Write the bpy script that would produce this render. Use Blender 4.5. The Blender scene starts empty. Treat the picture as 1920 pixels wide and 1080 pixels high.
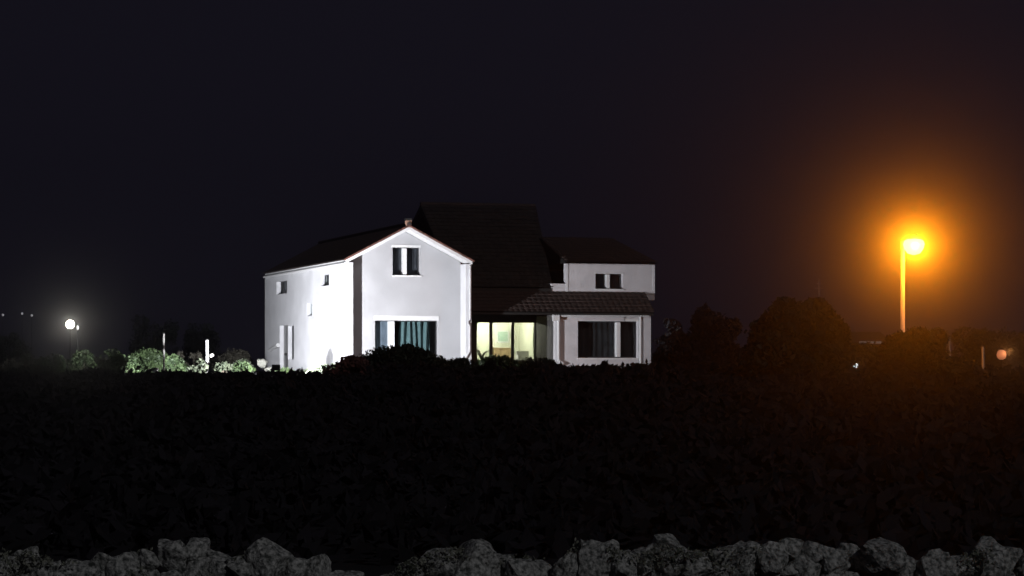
import bpy, math, random
import numpy as np
R = math.radians
SC = bpy.context.scene
COL = SC.collection
# ---------------------------------------------------------------- camera (a long phone zoom, level, shifted crop)
F, CX, HY = 4800.0, 960.0, 690.0          # focal length in photo pixels, centre column, horizon row
cam_d = bpy.data.cameras.new('camera'); cam = bpy.data.objects.new('camera', cam_d); COL.objects.link(cam)
cam_d.sensor_width = 36.0; cam_d.lens = F / 1920 * 36.0
cam_d.shift_y = (HY - 540) / 1920
cam_d.clip_start = 0.1; cam_d.clip_end = 2000
cam.location = (0, 0, 0); cam.rotation_euler = (R(90), 0, 0)
SC.camera = cam
# ---------------------------------------------------------------- sky
SKY_WARM = (0.0066, 0.0060, 0.0105)
W = bpy.data.worlds.new('World'); SC.world = W; W.use_nodes = True
nt = W.node_tree; nt.nodes.clear()
wo = nt.nodes.new('ShaderNodeOutputWorld'); bg = nt.nodes.new('ShaderNodeBackground')
sky = nt.nodes.new('ShaderNodeTexSky'); sky.sky_type = 'NISHITA'; sky.sun_disc = False
sky.sun_elevation = R(-4); sky.sun_rotation = R(200); sky.air_density = 1.0
bg.inputs['Strength'].default_value = 0.012
bg2 = nt.nodes.new('ShaderNodeBackground'); bg2.inputs['Color'].default_value = (*SKY_WARM, 1); bg2.inputs['Strength'].default_value = 1.0
add = nt.nodes.new('ShaderNodeAddShader')
nt.links.new(sky.outputs[0], bg.inputs['Color']); nt.links.new(bg.outputs[0], add.inputs[0])
nt.links.new(bg2.outputs[0], add.inputs[1]); nt.links.new(add.outputs[0], wo.inputs['Surface'])
# ---------------------------------------------------------------- added weak fill from behind the camera, in place of an unseen lamp
sd = bpy.data.lights.new('rear_fill', 'SUN'); sd.energy = 0.42; sd.angle = R(2.0); sd.color = (0.95, 0.95, 1.0)
so = bpy.data.objects.new('rear_fill', sd); COL.objects.link(so); so.rotation_euler = (R(58), 0, R(30))
SC.view_settings.view_transform = 'Standard'; SC.view_settings.look = 'None'
SC.view_settings.exposure = 0.0; SC.view_settings.gamma = 1.0
SC.cycles.use_denoising = True
SC.cycles.max_bounces = 6; SC.cycles.volume_bounces = 0
SC.cycles.sample_clamp_indirect = 1.0
SC.render.film_transparent = False
# ---------------------------------------------------------------- tuning numbers
P_STREET_L = 90.0      # radiance of the sodium bowl
P_FLOOD = 23500.0       # watts of the floodlight in front
P_GLOBE = 9.0
P_SIDE = 9500.0
P_STREET = 1600.0
HAZE_D, HAZE_G = 0.0033, 0.985

# ================================================================ helpers
class MB:
    def __init__(s): s.v = []; s.f = []
    def add(s, vs, fs):
        o = len(s.v); s.v += [tuple(v) for v in vs]; s.f += [tuple(i + o for i in f) for f in fs]; return s
    def box(s, x0, x1, y0, y1, z0, z1):
        return s.add([(x0,y0,z0),(x1,y0,z0),(x1,y1,z0),(x0,y1,z0),(x0,y0,z1),(x1,y0,z1),(x1,y1,z1),(x0,y1,z1)],
                     [(0,3,2,1),(4,5,6,7),(0,1,5,4),(1,2,6,5),(2,3,7,6),(3,0,4,7)])
    def hexa(s, p):   # 8 points ordered like box
        return s.add(p, [(0,3,2,1),(4,5,6,7),(0,1,5,4),(1,2,6,5),(2,3,7,6),(3,0,4,7)])
    def prism(s, poly, y0, y1):   # poly in (x,z)
        n = len(poly)
        vs = [(x, y0, z) for x, z in poly] + [(x, y1, z) for x, z in poly]
        return s.add(vs, [tuple(range(n)), tuple(reversed(range(n, 2*n)))] + [(i, i+n, (i+1) % n + n, (i+1) % n) for i in range(n)])
    def tube(s, pts, rads, n=10, cap=True):
        pts = [np.array(p, float) for p in pts]; o = len(s.v)
        for i, p in enumerate(pts):
            d = pts[min(i+1, len(pts)-1)] - pts[max(i-1, 0)]; d /= (np.linalg.norm(d) + 1e-9)
            up = np.array([0,0,1.0]) if abs(d[2]) < .9 else np.array([1.0,0,0])
            a = np.cross(d, up); a /= np.linalg.norm(a); b = np.cross(d, a)
            for k in range(n):
                t = 2*math.pi*k/n; q = p + rads[i]*(math.cos(t)*a + math.sin(t)*b); s.v.append(tuple(q))
        for i in range(len(pts)-1):
            for k in range(n):
                s.f.append((o+i*n+k, o+i*n+(k+1) % n, o+(i+1)*n+(k+1) % n, o+(i+1)*n+k))
        if cap:
            s.f.append(tuple(o+k for k in reversed(range(n)))); s.f.append(tuple(o+(len(pts)-1)*n+k for k in range(n)))
        return s
    def lathe(s, prof, n=20, c=(0,0,0)):
        o = len(s.v)
        for r, z in prof:
            for k in range(n):
                t = 2*math.pi*k/n; s.v.append((c[0]+r*math.cos(t), c[1]+r*math.sin(t), c[2]+z))
        for i in range(len(prof)-1):
            for k in range(n):
                s.f.append((o+i*n+k, o+i*n+(k+1) % n, o+(i+1)*n+(k+1) % n, o+(i+1)*n+k))
        s.f.append(tuple(o+k for k in reversed(range(n)))); s.f.append(tuple(o+(len(prof)-1)*n+k for k in range(n)))
        return s
    def build(s, name, mat, parent=None, smooth=False, loc=None):
        me = bpy.data.meshes.new(name); me.from_pydata(s.v, [], s.f); me.materials.append(mat)
        if smooth:
            for p in me.polygons: p.use_smooth = True
        o = bpy.data.objects.new(name, me); COL.objects.link(o)
        if parent: o.parent = parent
        if loc: o.location = loc
        return o
def empty(name, loc=(0,0,0), rz=0, parent=None):
    o = bpy.data.objects.new(name, None); COL.objects.link(o); o.location = loc; o.rotation_euler = (0,0,rz); o.empty_display_size = .3
    if parent: o.parent = parent
    return o
def tag(o, label=None, cat=None, group=None, kind=None):
    if label: o['label'] = label
    if cat: o['category'] = cat
    if group: o['group'] = group
    if kind: o['kind'] = kind
    return o
def W3(px, py, Y): return ((px-CX)/F*Y, Y, (HY-py)/F*Y)       # photo pixel at distance Y
def noise3(p, seed, freq):       # cheap smooth value noise, p (n,3)
    q = p*freq + seed*17.13; i = np.floor(q).astype(np.int64); f = q - i; f = f*f*(3-2*f)
    def h(a):
        n = (a[:,0]*73856093) ^ (a[:,1]*19349663) ^ (a[:,2]*83492791); n = (n ^ (n >> 13))*1274126177 & 0x7fffffff
        return (n % 100003)/100003.0
    r = 0
    for dx in (0,1):
        for dy in (0,1):
            for dz in (0,1):
                w = (f[:,0] if dx else 1-f[:,0])*(f[:,1] if dy else 1-f[:,1])*(f[:,2] if dz else 1-f[:,2])
                r = r + w*h(i + np.array([dx,dy,dz]))
    return r
def np_mesh(name, verts, faces, mat, parent=None):     # quads only
    me = bpy.data.meshes.new(name); nv, nf = len(verts), len(faces); k = faces.shape[1]
    me.vertices.add(nv); me.vertices.foreach_set('co', verts.astype(np.float32).ravel())
    me.loops.add(nf*k); me.loops.foreach_set('vertex_index', faces.astype(np.int32).ravel())
    me.polygons.add(nf); me.polygons.foreach_set('loop_start', np.arange(0, nf*k, k, dtype=np.int32)); me.polygons.foreach_set('loop_total', np.full(nf, k, np.int32))
    me.update(calc_edges=True); me.materials.append(mat)
    o = bpy.data.objects.new(name, me); COL.objects.link(o)
    if parent: o.parent = parent
    return o
def leaf_quads(C, size, rng, elong=1.7):
    n = len(C); d = rng.normal(size=(n,3)); d /= np.linalg.norm(d, axis=1)[:,None]
    e = rng.normal(size=(n,3)); e -= (e*d).sum(1)[:,None]*d; e /= np.linalg.norm(e, axis=1)[:,None]
    s = size*rng.uniform(.6, 1.35, n)[:,None]
    V = np.stack([C - d*s*elong*.5, C + e*s*.5, C + d*s*elong*.5, C - e*s*.5], 1).reshape(-1,3)
    return V, np.arange(4*n).reshape(-1,4)
def crown_points(blobs, n, rng, seed, gap=.42, freq=1.3):
    vol = np.array([b[3]*b[4]*b[5] for b in blobs])**(2/3); pk = rng.choice(len(blobs), n, p=vol/vol.sum())
    B = np.array(blobs)[pk]; d = rng.normal(size=(n,3)); d /= np.linalg.norm(d, axis=1)[:,None]
    r = rng.uniform(.35, 1.0, n)**.45 * rng.uniform(.9, 1.09, n)
    P = B[:,:3] + d*B[:,3:6]*r[:,None]; P = P + (noise3(P, seed+40, 2.6)-.5)[:,None]*d*.35*np.minimum(B[:,3:6].min(1), 1.2)[:,None]
    return P[noise3(P, seed, freq) > gap*rng.uniform(.6, 1.15, n)]

# ================================================================ materials
def mat(name, col, rough=.8, noise=0, nscale=5, bump=0, bscale=20, spec=.3, metal=0, col2=None, emis=None, estr=0):
    m = bpy.data.materials.new(name); m.use_nodes = True; t = m.node_tree; b = t.nodes['Principled BSDF']
    b.inputs['Base Color'].default_value = (*col, 1); b.inputs['Roughness'].default_value = rough
    b.inputs['Specular IOR Level'].default_value = spec; b.inputs['Metallic'].default_value = metal
    tc = t.nodes.new('ShaderNodeTexCoord')
    if noise or col2:
        n = t.nodes.new('ShaderNodeTexNoise'); n.inputs['Scale'].default_value = nscale; n.inputs['Detail'].default_value = 6
        r = t.nodes.new('ShaderNodeValToRGB'); c2 = col2 or tuple(c*(1-noise) for c in col)
        r.color_ramp.elements[0].position = .35; r.color_ramp.elements[1].position = .65
        r.color_ramp.elements[0].color = (*c2, 1); r.color_ramp.elements[1].color = (*col, 1)
        t.links.new(tc.outputs['Object'], n.inputs['Vector']); t.links.new(n.outputs['Fac'], r.inputs['Fac']); t.links.new(r.outputs['Color'], b.inputs['Base Color'])
    if bump:
        n = t.nodes.new('ShaderNodeTexNoise'); n.inputs['Scale'].default_value = bscale; n.inputs['Detail'].default_value = 5
        bp = t.nodes.new('ShaderNodeBump'); bp.inputs['Strength'].default_value = bump; bp.inputs['Distance'].default_value = .02
        t.links.new(tc.outputs['Object'], n.inputs['Vector']); t.links.new(n.outputs['Fac'], bp.inputs['Height']); t.links.new(bp.outputs['Normal'], b.inputs['Normal'])
    if emis:
        b.inputs['Emission Color'].default_value = (*emis, 1); b.inputs['Emission Strength'].default_value = estr
    return m
def glass(name, tint=(.9,.95,.95), gl=.10):
    m = bpy.data.materials.new(name); m.use_nodes = True; t = m.node_tree; t.nodes.clear()
    o = t.nodes.new('ShaderNodeOutputMaterial'); a = t.nodes.new('ShaderNodeBsdfTransparent'); g = t.nodes.new('ShaderNodeBsdfGlossy'); x = t.nodes.new('ShaderNodeMixShader')
    a.inputs['Color'].default_value = (*tint, 1); g.inputs['Roughness'].default_value = .03; x.inputs['Fac'].default_value = gl
    t.links.new(a.outputs[0], x.inputs[1]); t.links.new(g.outputs[0], x.inputs[2]); t.links.new(x.outputs[0], o.inputs['Surface']); return m
M = dict(
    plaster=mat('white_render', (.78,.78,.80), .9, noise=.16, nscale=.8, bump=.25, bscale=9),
    plaster_front=mat('darkened_render', (.51,.51,.525), .9, noise=.15, nscale=.7, bump=.25, bscale=9),  # same render darkened so the side-lit fins stand out brighter
    plaster_grey=mat('pale_grey_render', (.72,.70,.72), .9, noise=.14, nscale=1.6, bump=.3, bscale=8),
    trim=mat('white_painted_trim', (.82,.82,.82), .55, noise=.05, nscale=4),
    stone_shade=mat('dark_stone_and_shade', (.10,.095,.095), .9, noise=.4, nscale=3, bump=.5, bscale=6),  # dark tone, also paints shade on the return and link walls
    tile=mat('clay_roof_tile', (.075,.050,.044), .85, nscale=5, col2=(.03,.024,.022), bump=.4, bscale=12),
    tile_dark=mat('darker_clay_tile', (.048,.038,.034), .9, nscale=2.2, col2=(.020,.018,.016), bump=.4, bscale=12),  # same clay tile in a darker tone, main roof only
    tile_red=mat('red_clay_tile_end', (.20,.085,.065), .8, noise=.6, nscale=4, bump=.3),
    chimney=mat('terracotta_chimney', (.48,.28,.2), .85, noise=.35, nscale=7),
    black=mat('black_metal', (.02,.02,.02), .6, metal=.2),
    frame=mat('dark_window_frame', (.05,.05,.055), .5, noise=.2, nscale=8),
    glass=glass('window_glass'), 
    pane_backing=mat('unlit_room_grey', (.075,.075,.09), .9, noise=.5, nscale=2.5),  # dark sheet behind a pane, stands in for an unlit room
    backing_blue=mat('blue_grey_reflection', (.17,.20,.25), .9, noise=.35, nscale=2.0),  # sheet tinted like the grey-blue reflection in the small pane
    backing_black=mat('unlit_room_black', (.035,.034,.037), .9, noise=.5, nscale=2.5),  # near-black sheet, stands in for the dark of a room
    teal=mat('teal_curtain', (.13,.205,.215), .85, noise=.25, nscale=3),
    lace=mat('cream_lace_curtain', (.72,.74,.5), .9, noise=.12, nscale=4),
    room=mat('cream_room_paint', (.80,.82,.66), .9, noise=.06, nscale=2),
    wood=mat('honey_wood', (.50,.36,.20), .55, noise=.3, nscale=5),
    green_pic=mat('green_print', (.25,.45,.36), .6, col2=(.5,.62,.5), nscale=9),
    concrete=mat('pale_concrete', (.45,.44,.42), .9, noise=.25, nscale=8, bump=.3),
    white=mat('white_paint', (.78,.78,.78), .5, noise=.08, nscale=10),
    grey_metal=mat('galvanised_steel', (.4,.4,.4), .45, metal=.6, noise=.2, nscale=10),
    bark=mat('bark', (.10,.08,.06), .95, noise=.5, nscale=8, bump=.7, bscale=20),
    leaf=mat('dark_green_leaf', (.028,.036,.020), .65, nscale=1.1, col2=(.012,.016,.010)),
    leaf_olive=mat('olive_leaf', (.060,.092,.035), .6, nscale=1.6, col2=(.025,.04,.018)),
    leaf_pale=mat('pale_dry_leaf', (.10,.115,.075), .6, nscale=2.0, col2=(.035,.045,.028)),
    leaf_brown=mat('brown_dry_leaf', (.15,.14,.11), .8, nscale=1.8, col2=(.08,.075,.06)),
    leaf_red=mat('reddish_leaf', (.15,.05,.04), .7, nscale=2.0, col2=(.06,.03,.025)),
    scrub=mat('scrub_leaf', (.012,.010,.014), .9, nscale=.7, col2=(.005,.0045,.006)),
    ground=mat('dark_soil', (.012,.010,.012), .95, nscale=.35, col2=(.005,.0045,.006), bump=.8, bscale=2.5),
    basalt=mat('lichen_basalt', (.44,.44,.41), .95, nscale=24.0, col2=(.05,.055,.05), bump=1.0, bscale=40),
    pale_stone=mat('pale_stone', (.6,.6,.52), .9, noise=.3, nscale=5, bump=.5, bscale=8),
    lens_white=mat('lit_white_globe', (.9,.9,.8), .4, emis=(1,.96,.78), estr=14),
    lens_dim=mat('dim_white_lens', (.9,.9,.9), .4, emis=(.9,.95,1.0), estr=1.3),
    lens_far=mat('far_lamp_lens', (.9,.9,.9), .4, emis=(.95,.9,1.0), estr=.22),
    lens_sodium=mat('sodium_bowl', (.9,.8,.6), .4, emis=(1.0,.30,.010), estr=P_STREET_L),
    lens_peach=mat('peach_globe', (.7,.5,.4), .5, emis=(1.0,.32,.14), estr=.45),
    lens_room=mat('ceiling_lamp_lens', (.9,.9,.9), .4, emis=(1,.98,.72), estr=6),
)
# ================================================================ ground
def gz(x, y):
    t = np.clip((y-34)/92.0, 0, 1); t = t*t*(3-2*t)*.35 + t*.65
    return -2.95 + t*2.62
xs = np.concatenate([np.linspace(-200,-42,20), np.linspace(-40,40,121), np.linspace(42,200,20)])
ys = np.concatenate([np.linspace(-20,18,8), np.linspace(20,180,161), np.linspace(184,260,20)])
X, Y = np.meshgrid(xs, ys); P = np.stack([X.ravel(), Y.ravel(), np.zeros(X.size)], 1)
Z = gz(P[:,0], P[:,1]) + .22*(noise3(P, 3, .12)-.5) + .12*(noise3(P, 5, .5)-.5)*(np.abs(P[:,0]) < 60)
P[:,2] = Z; nx = len(xs); idx = np.arange(X.size).reshape(X.shape)
Fq = np.stack([idx[:-1,:-1], idx[:-1,1:], idx[1:,1:], idx[1:,:-1]], -1).reshape(-1,4)
g = np_mesh('ground', P, Fq, M['ground']); tag(g, kind='structure')
for p in g.data.polygons: p.use_smooth = True

# ================================================================ house (local x along the front to the right, y to the back)
TH = R(17.0); CT, ST = math.cos(TH), math.sin(TH); HX, HYY = -8.82, 137.0
house = empty('house', (HX, HYY, 0), TH)
tag(house, 'white rendered two storey house with pitched tiled roofs, floodlit from the left', 'house')
def A(px, b):    # local x for photo column px on the plane y=b
    t = (px-CX)/F; return (t*(HYY+CT*b) - HX + ST*b)/(CT - ST*t)
def Bq(px, a=0): # local y for column px on the plane x=a
    t = (px-CX)/F; return (HX + CT*a - t*(HYY + ST*a))/(ST + CT*t)
def Zl(py, a, b): return (HY-py)/F*(HYY + ST*a + CT*b)
def clip(poly, nrm, d):      # keep nrm.p <= d  (2D)
    out = []
    for i in range(len(poly)):
        p, q = poly[i], poly[(i+1) % len(poly)]; a = nrm[0]*p[0]+nrm[1]*p[1]-d; b = nrm[0]*q[0]+nrm[1]*q[1]-d
        if a <= 0: out.append(p)
        if a*b < 0: t = a/(a-b); out.append((p[0]+t*(q[0]-p[0]), p[1]+t*(q[1]-p[1])))
    return out
def wall(name, material, PF, s0, s1, z0, z1, openings, th=.35, planes=(), parent=None):
    """wall sheet with real reveals; PF(s, z, d) maps to local space, d = depth inwards"""
    m = MB(); S = sorted({s0, s1} | {o[0] for o in openings} | {o[1] for o in openings}); Zs = sorted({z0, z1} | {o[2] for o in openings} | {o[3] for o in openings})
    for i in range(len(S)-1):
        for j in range(len(Zs)-1):
            cs, cz = (S[i]+S[i+1])/2, (Zs[j]+Zs[j+1])/2
            if any(o[0] < cs < o[1] and o[2] < cz < o[3] for o in openings): continue
            poly = [(S[i],Zs[j]),(S[i+1],Zs[j]),(S[i+1],Zs[j+1]),(S[i],Zs[j+1])]
            for nrm, d in planes: poly = clip(poly, nrm, d) if len(poly) > 2 else poly
            if len(poly) < 3: continue
            n = len(poly)
            m.add([PF(s,z,0) for s,z in poly] + [PF(s,z,th) for s,z in poly], [tuple(range(n)), tuple(reversed(range(n,2*n)))])
    for a,b,c,d in openings:
        q = [(a,c),(b,c),(b,d),(a,d)]
        m.add([PF(s,z,0) for s,z in q]+[PF(s,z,th) for s,z in q], [(0,1,5,4),(1,2,6,5),(2,3,7,6),(3,0,4,7)])
    q = [(s0,z0),(s1,z0),(s1,z1),(s0,z1)]
    if not planes: m.add([PF(s,z,0) for s,z in q]+[PF(s,z,th) for s,z in q], [(0,1,5,4),(1,2,6,5),(2,3,7,6),(3,0,4,7)])
    return m.build(name, material, parent or house)
def window(PF, s0, s1, z0, z1, mull=(), depth=.22, fw=.05, sheets=None, mmat='frame', mw=.05, sill=None, head=0, label=None, outer=True):
    """window part: frame mesh; children: pane, blind or curtain; mull = list of (s0,s1) vertical members"""
    def bx(m, a, b, c, d, e, f): m.hexa([PF(a,c,e),PF(b,c,e),PF(b,c,f),PF(a,c,f),PF(a,d,e),PF(b,d,e),PF(b,d,f),PF(a,d,f)])
    m = MB(); e, f = depth, depth+.07
    bx(m, s0, s1, z1-fw, z1, e, f); bx(m, s0, s1, z0, z0+fw, e, f)
    bx(m, s0, s0+fw, z0+fw, z1-fw, e, f); bx(m, s1-fw, s1, z0+fw, z1-fw, e, f)
    w = m.build('window', M[mmat], house)
    if label: w['label'] = label
    if mull:
        for a, b in mull:
            mm = MB(); bx(mm, a, b, z0+fw, z1-fw, .04, f+.003); mm.build('mullion', M['trim'], w)
    p = MB(); p.add([PF(s0+fw,z0+fw,e+.03),PF(s1-fw,z0+fw,e+.03),PF(s1-fw,z1-fw,e+.03),PF(s0+fw,z1-fw,e+.03)], [(0,1,2,3)]); p.build('pane', M['glass'], w)
    for (bn, bm, a, b, folds, amp) in (sheets or []):
        n = 64; cm = MB(); vs = []; rr = random.Random(int(a*991))
        for z, sp in ((z1-.02, .9), ((z0+z1)/2, 1.0), (z0-.02, 1.05)):
            for i in range(n+1):
                t = i/n; ph = folds*2*math.pi*t + .8*math.sin(t*9+z)
                vs.append(PF(a+(b-a)*t + .02*math.sin(z*3+t*7), z, e+.20+amp*math.sin(ph)))
        fs = [(r*(n+1)+i, r*(n+1)+i+1, (r+1)*(n+1)+i+1, (r+1)*(n+1)+i) for r in range(2) for i in range(n)]
        cm.add(vs, fs).build(bn, M[bm], w, smooth=True)
    if sill:
        s = MB(); bx(s, s0-sill, s1+sill, z0-.09, z0-.003, -.07, .2); s.build('sill', M['trim'], w)
    if head:
        s = MB(); bx(s, s0-.06, s1+.02, z1+.003, z1+head, -.035, .18); s.build('head_trim', M['trim'], w)
    return w
GZ = -.7                                        # walls run below the soil
# ---- gable block
aR = A(884, 0); aM = A(767, 0); zE = Zl(492, 0, 0); zP = Zl(431, aM, 0); REC = 1.05; FT = .32
bB = 21.7
slopeL = (zP-zE)/aM; slopeR = (zP-zE)/(aR-aM)
front = lambda b0: (lambda s, z, d: (s, b0+d, z))
# recessed front wall
rb = REC
ux0, ux1 = A(736, rb), A(788, rb); uz0, uz1 = Zl(516, aM, rb), Zl(464, aM, rb)
lx0, lx1 = A(703, rb), A(822, rb); lz0, lz1 = Zl(684, aM, rb), Zl(601, aM, rb)
planes = [((-slopeL, 1), zE-.02), ((slopeR, 1), zE-.02+slopeR*aR)]
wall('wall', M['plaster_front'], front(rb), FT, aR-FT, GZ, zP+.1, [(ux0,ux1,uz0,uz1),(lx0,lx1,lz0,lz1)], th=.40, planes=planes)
window(front(rb), ux0, ux1, uz0, uz1, mull=[(A(755,rb+.1), A(762,rb+.1))], depth=.30, fw=.04, sheets=[('pane_backing','pane_backing',ux0-.2,ux1+.2,9,.02)], sill=.06, head=.14, label='small upper gable window with two dark panes')
mlo = (A(729,rb+.1), A(739,rb+.1))
window(front(rb), lx0, lx1, lz0, lz1, mull=[mlo], depth=.34, fw=.05,
       sheets=[('pane_backing','backing_blue',lx0-.2,mlo[0]+.25,3,.01), ('curtain','teal',A(753,rb),A(806,rb)+.15,5.5,.13)], head=.26, label='wide ground floor window with teal curtain drawn to the right')
# dark room behind the big window
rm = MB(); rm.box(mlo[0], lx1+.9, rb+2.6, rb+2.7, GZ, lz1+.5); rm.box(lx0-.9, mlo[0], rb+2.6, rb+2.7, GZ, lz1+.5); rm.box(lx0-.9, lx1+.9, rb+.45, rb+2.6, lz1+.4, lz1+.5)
rm.build('room_wall', M['stone_shade'], house)
# side walls projecting as fins (left one is the long side wall)
side = lambda s, z, d: (d, s, z)
b1 = Bq(537.5); b2 = Bq(518.5)
def zs(py, b): return Zl(py, 0, b)
ops = []
def sop(pa, pb, yt, yb):
    ba, bb = Bq(pa), Bq(pb); bm = (ba+bb)/2; o = (ba, bb, zs(yb, bm), zs(yt, bm)); ops.append(o); return o
w1 = sop(538, 518.5, 527, 551); w2 = sop(617, 602, 515, 536); w3 = sop(585, 575.5, 568, 592)
d1 = sop(540, 524.5, 610, 694); d2 = sop(551, 539.9, 611, 674)
wall('side_wall', M['plaster'], side, 0, bB, GZ, zE, ops, th=FT)
for i, (o, dp) in enumerate(((w1,.26),(w2,.2),(w3,.16))):
    window(side, *o, depth=dp, fw=.05, sheets=[('pane_backing','pane_backing',o[0],o[1],2,.01)], mmat='white' if i == 2 else 'frame',
           label=['small square window high at the far end of the side wall','small window high in the middle of the side wall','small pale vent window halfway up the side wall'][i])
dd = MB(); dd.hexa([side(d1[0],d1[2],.24),side(d1[1],d1[2],.24),side(d1[1],d1[2],.30),side(d1[0],d1[2],.30),side(d1[0],d1[3],.24),side(d1[1],d1[3],.24),side(d1[1],d1[3],.30),side(d1[0],d1[3],.30)])
door = dd.build('door', M['grey_metal'], house); door['label'] = 'grey side door in a deep white recess'
hk = MB().lathe([(.02,-.09),(.08,-.05),(.09,0),(.08,.05),(.02,.09)], 12); 
hko = hk.build('handle', M['black'], door); hko.location = (.12, (d1[0]+d1[1])/2, zs(664, d1[0]))
window(side, *d2, depth=.24, fw=.06, sheets=[('pane_backing','pane_backing',d2[0],d2[1],2,.01)], label='tall narrow window beside the side door')
# right fin, back wall and right side wall
MB().box(aR-FT, aR, 0, bB, GZ, zE).build('side_wall', M['plaster'], house)['label'] = 'right hand side wall of the gable block ending in a white fin'
MB().box(0, aR, bB+.003, bB+.3, GZ, zE).build('rear_wall', M['plaster'], house)
# roof of the gable block: two slabs with tiled top, white bargeboards and soffit
def slab(m, x0, z0, x1, z1, y0, y1, t):    # sloping slab between (x0,z0) and (x1,z1)
    m.hexa([(x0,y0,z0),(x1,y0,z1),(x1,y1,z1),(x0,y1,z0),(x0,y0,z0+t),(x1,y0,z1+t),(x1,y1,z1+t),(x0,y1,z0+t)])
OV = .10
barge = MB()
slab(barge, -.05, zE-.05*slopeL, aM, zP, 0.0, bB, .17)
slab(barge, aM, zP, aR+.05, zE-.05*slopeR, 0.0, bB, .17)
roof = barge.build('roof', M['trim'], house); roof['label'] = 'steep gable roof with white bargeboards and reddish tile edge'
def corrugated(m, xa, za, xb, zb, y0, y1, t=.07, pitch=.30, amp=.045, rows=6):   # barrel tiles: ridges run down the slope (x), repeat along y
    n = max(4, int((y1-y0)/pitch))*6; L = math.hypot(xb-xa, zb-za); nxn, nzn = -(zb-za)/L, (xb-xa)/L
    if nzn < 0: nxn, nzn = -nxn, -nzn
    vs = []; 
    for r in range(rows+1):
        q = r/rows
        for i in range(n+1):
            y = y0+(y1-y0)*i/n; h = t+amp*abs(math.sin(math.pi*(y-y0)/pitch))
            vs.append((xa+(xb-xa)*q+nxn*h, y, za+(zb-za)*q+nzn*h))
    fs = [(r*(n+1)+i, r*(n+1)+i+1, (r+1)*(n+1)+i+1, (r+1)*(n+1)+i) for r in range(rows) for i in range(n)]
    m.add(vs, fs); 
    # closing edge along the front verge
    m.hexa([(xa,y0,za),(xb,y0,zb),(xb,y0+.05,zb),(xa,y0+.05,za),(xa+nxn*t,y0,za+nzn*t),(xb+nxn*t,y0,zb+nzn*t),(xb+nxn*t,y0+.05,zb+nzn*t),(xa+nxn*t,y0+.05,za+nzn*t)])
tm = MB(); zo = .172
corrugated(tm, -.14, zE-.14*slopeL+zo, aM, zP+zo, .06, bB+.1); corrugated(tm, aR+.14, zE-.14*slopeR+zo, aM, zP+zo, .06, bB+.1)
tm.build('tiles', M['tile'], roof)
ve = MB()
for (xa, za, xb, zb) in ((-.16, zE-.16*slopeL+zo, aM, zP+zo), (aR+.16, zE-.16*slopeR+zo, aM, zP+zo)):
    L = math.hypot(xb-xa, zb-za); n = int(L/.30)
    for i in range(n):      # overlapping verge tiles, stepped
        t0, t1 = i/n, (i+1.12)/n; t1 = min(t1, 1)
        p0 = (xa+(xb-xa)*t0, za+(zb-za)*t0); p1 = (xa+(xb-xa)*t1, za+(zb-za)*t1)
        ve.tube([(p0[0], -.02, p0[1]+.055), (p1[0], -.02, p1[1]+.085)], [.05, .045], 8)
ve.build('verge_tiles', M['tile_red'], roof)
rd = MB(); rd.tube([(aM, -.05, zP+.30), (aM, bB+.1, zP+.30)], [.13, .13], 10); rd.build('ridge_tiles', M['tile'], roof)
ch = MB(); ch.box(aM-.15, aM+.15, .0, .3, zP+.12, zP+.50); cho = ch.build('ridge_chimney', M['chimney'], roof)
MB().box(aM-.17, aM+.17, -.02, .32, zP+.505, zP+.62).build('chimney_cap', M['black'], roof)
# downpipe on the front of the right fin
dp = MB(); xa = aR-.10; zk = Zl(603, aR, 0)
dp.tube([(xa,-.07,zE-.1),(xa,-.07,zk+.12),(xa-.12,-.07,zk-.02),(xa-.12,-.07,zk-.10),(xa-.02,-.07,zk-.22),(xa-.02,-.07,Zl(658,aR,0)),(xa-.30,-.07,Zl(674,aR,0)),(xa-.32,-.07,GZ)], [.05]*8, 8)
dp.build('downpipe', M['white'], house)
# eaves gutter along the long side wall
gu = MB(); gu.tube([(-.09,.05,zE-.04),(-.09,bB+.1,zE-.04)], [.07,.07], 8); gu.build('gutter', M['white'], house)
# handrail by the side door
hr = MB(); ba, bb = Bq(524.5), Bq(508.5)
hr.tube([(-.10, ba, zs(647, ba)), (-.10, bb, zs(656.5, bb))], [.13,.12], 6)
hr.tube([(0, ba+.3, zs(648, ba)), (-.1, ba+.3, zs(648, ba))], [.04,.04], 6); hr.tube([(0, bb-.3, zs(656, bb)), (-.1, bb-.3, zs(656, bb))], [.04,.04], 6)
hr.build('handrail', M['white'], house)
# ---- lean-to roof, link and right wing
bL, bK, bU = 1.9, 5.5, 3.15                   # wing lower wall, glazed link wall, upper wall
aW0, aW1 = A(1042, bL), A(1220, bL); zWt = Zl(590, aW0, bL)
gx0, gx1 = A(1083.5, bL), A(1197, bL); gzz0, gzz1 = Zl(671, gx0, bL), Zl(602, gx0, bL)
wall('wing_wall', M['plaster_grey'], front(bL), aW0, aW1, GZ, zWt, [(gx0,gx1,gzz0,gzz1)], th=.45)
window(front(bL), gx0, gx1, gzz0, gzz1, mull=[(A(1156,bL+.1), A(1162.5,bL+.1))], depth=.36, fw=.06, sheets=[('pane_backing','backing_black',gx0-.2,gx1+.2,11,.03)], head=.16, sill=.03, label='wide dark picture window with one white mullion')
MB().box(aW0, aW0+.3, bL+.452, bK+.2, GZ, zWt).build('return_wall', M['stone_shade'], house)  # dark colour stands in for this wall lying in shade
MB().box(aW1-.3, aW1, bL+.452, bU+.4, GZ, zWt).box(aW1-.5, aW1-.2, bU+.403, 13, GZ, Zl(497, aW1, bU)).build('wing_side_wall', M['plaster_grey'], house)
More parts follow.
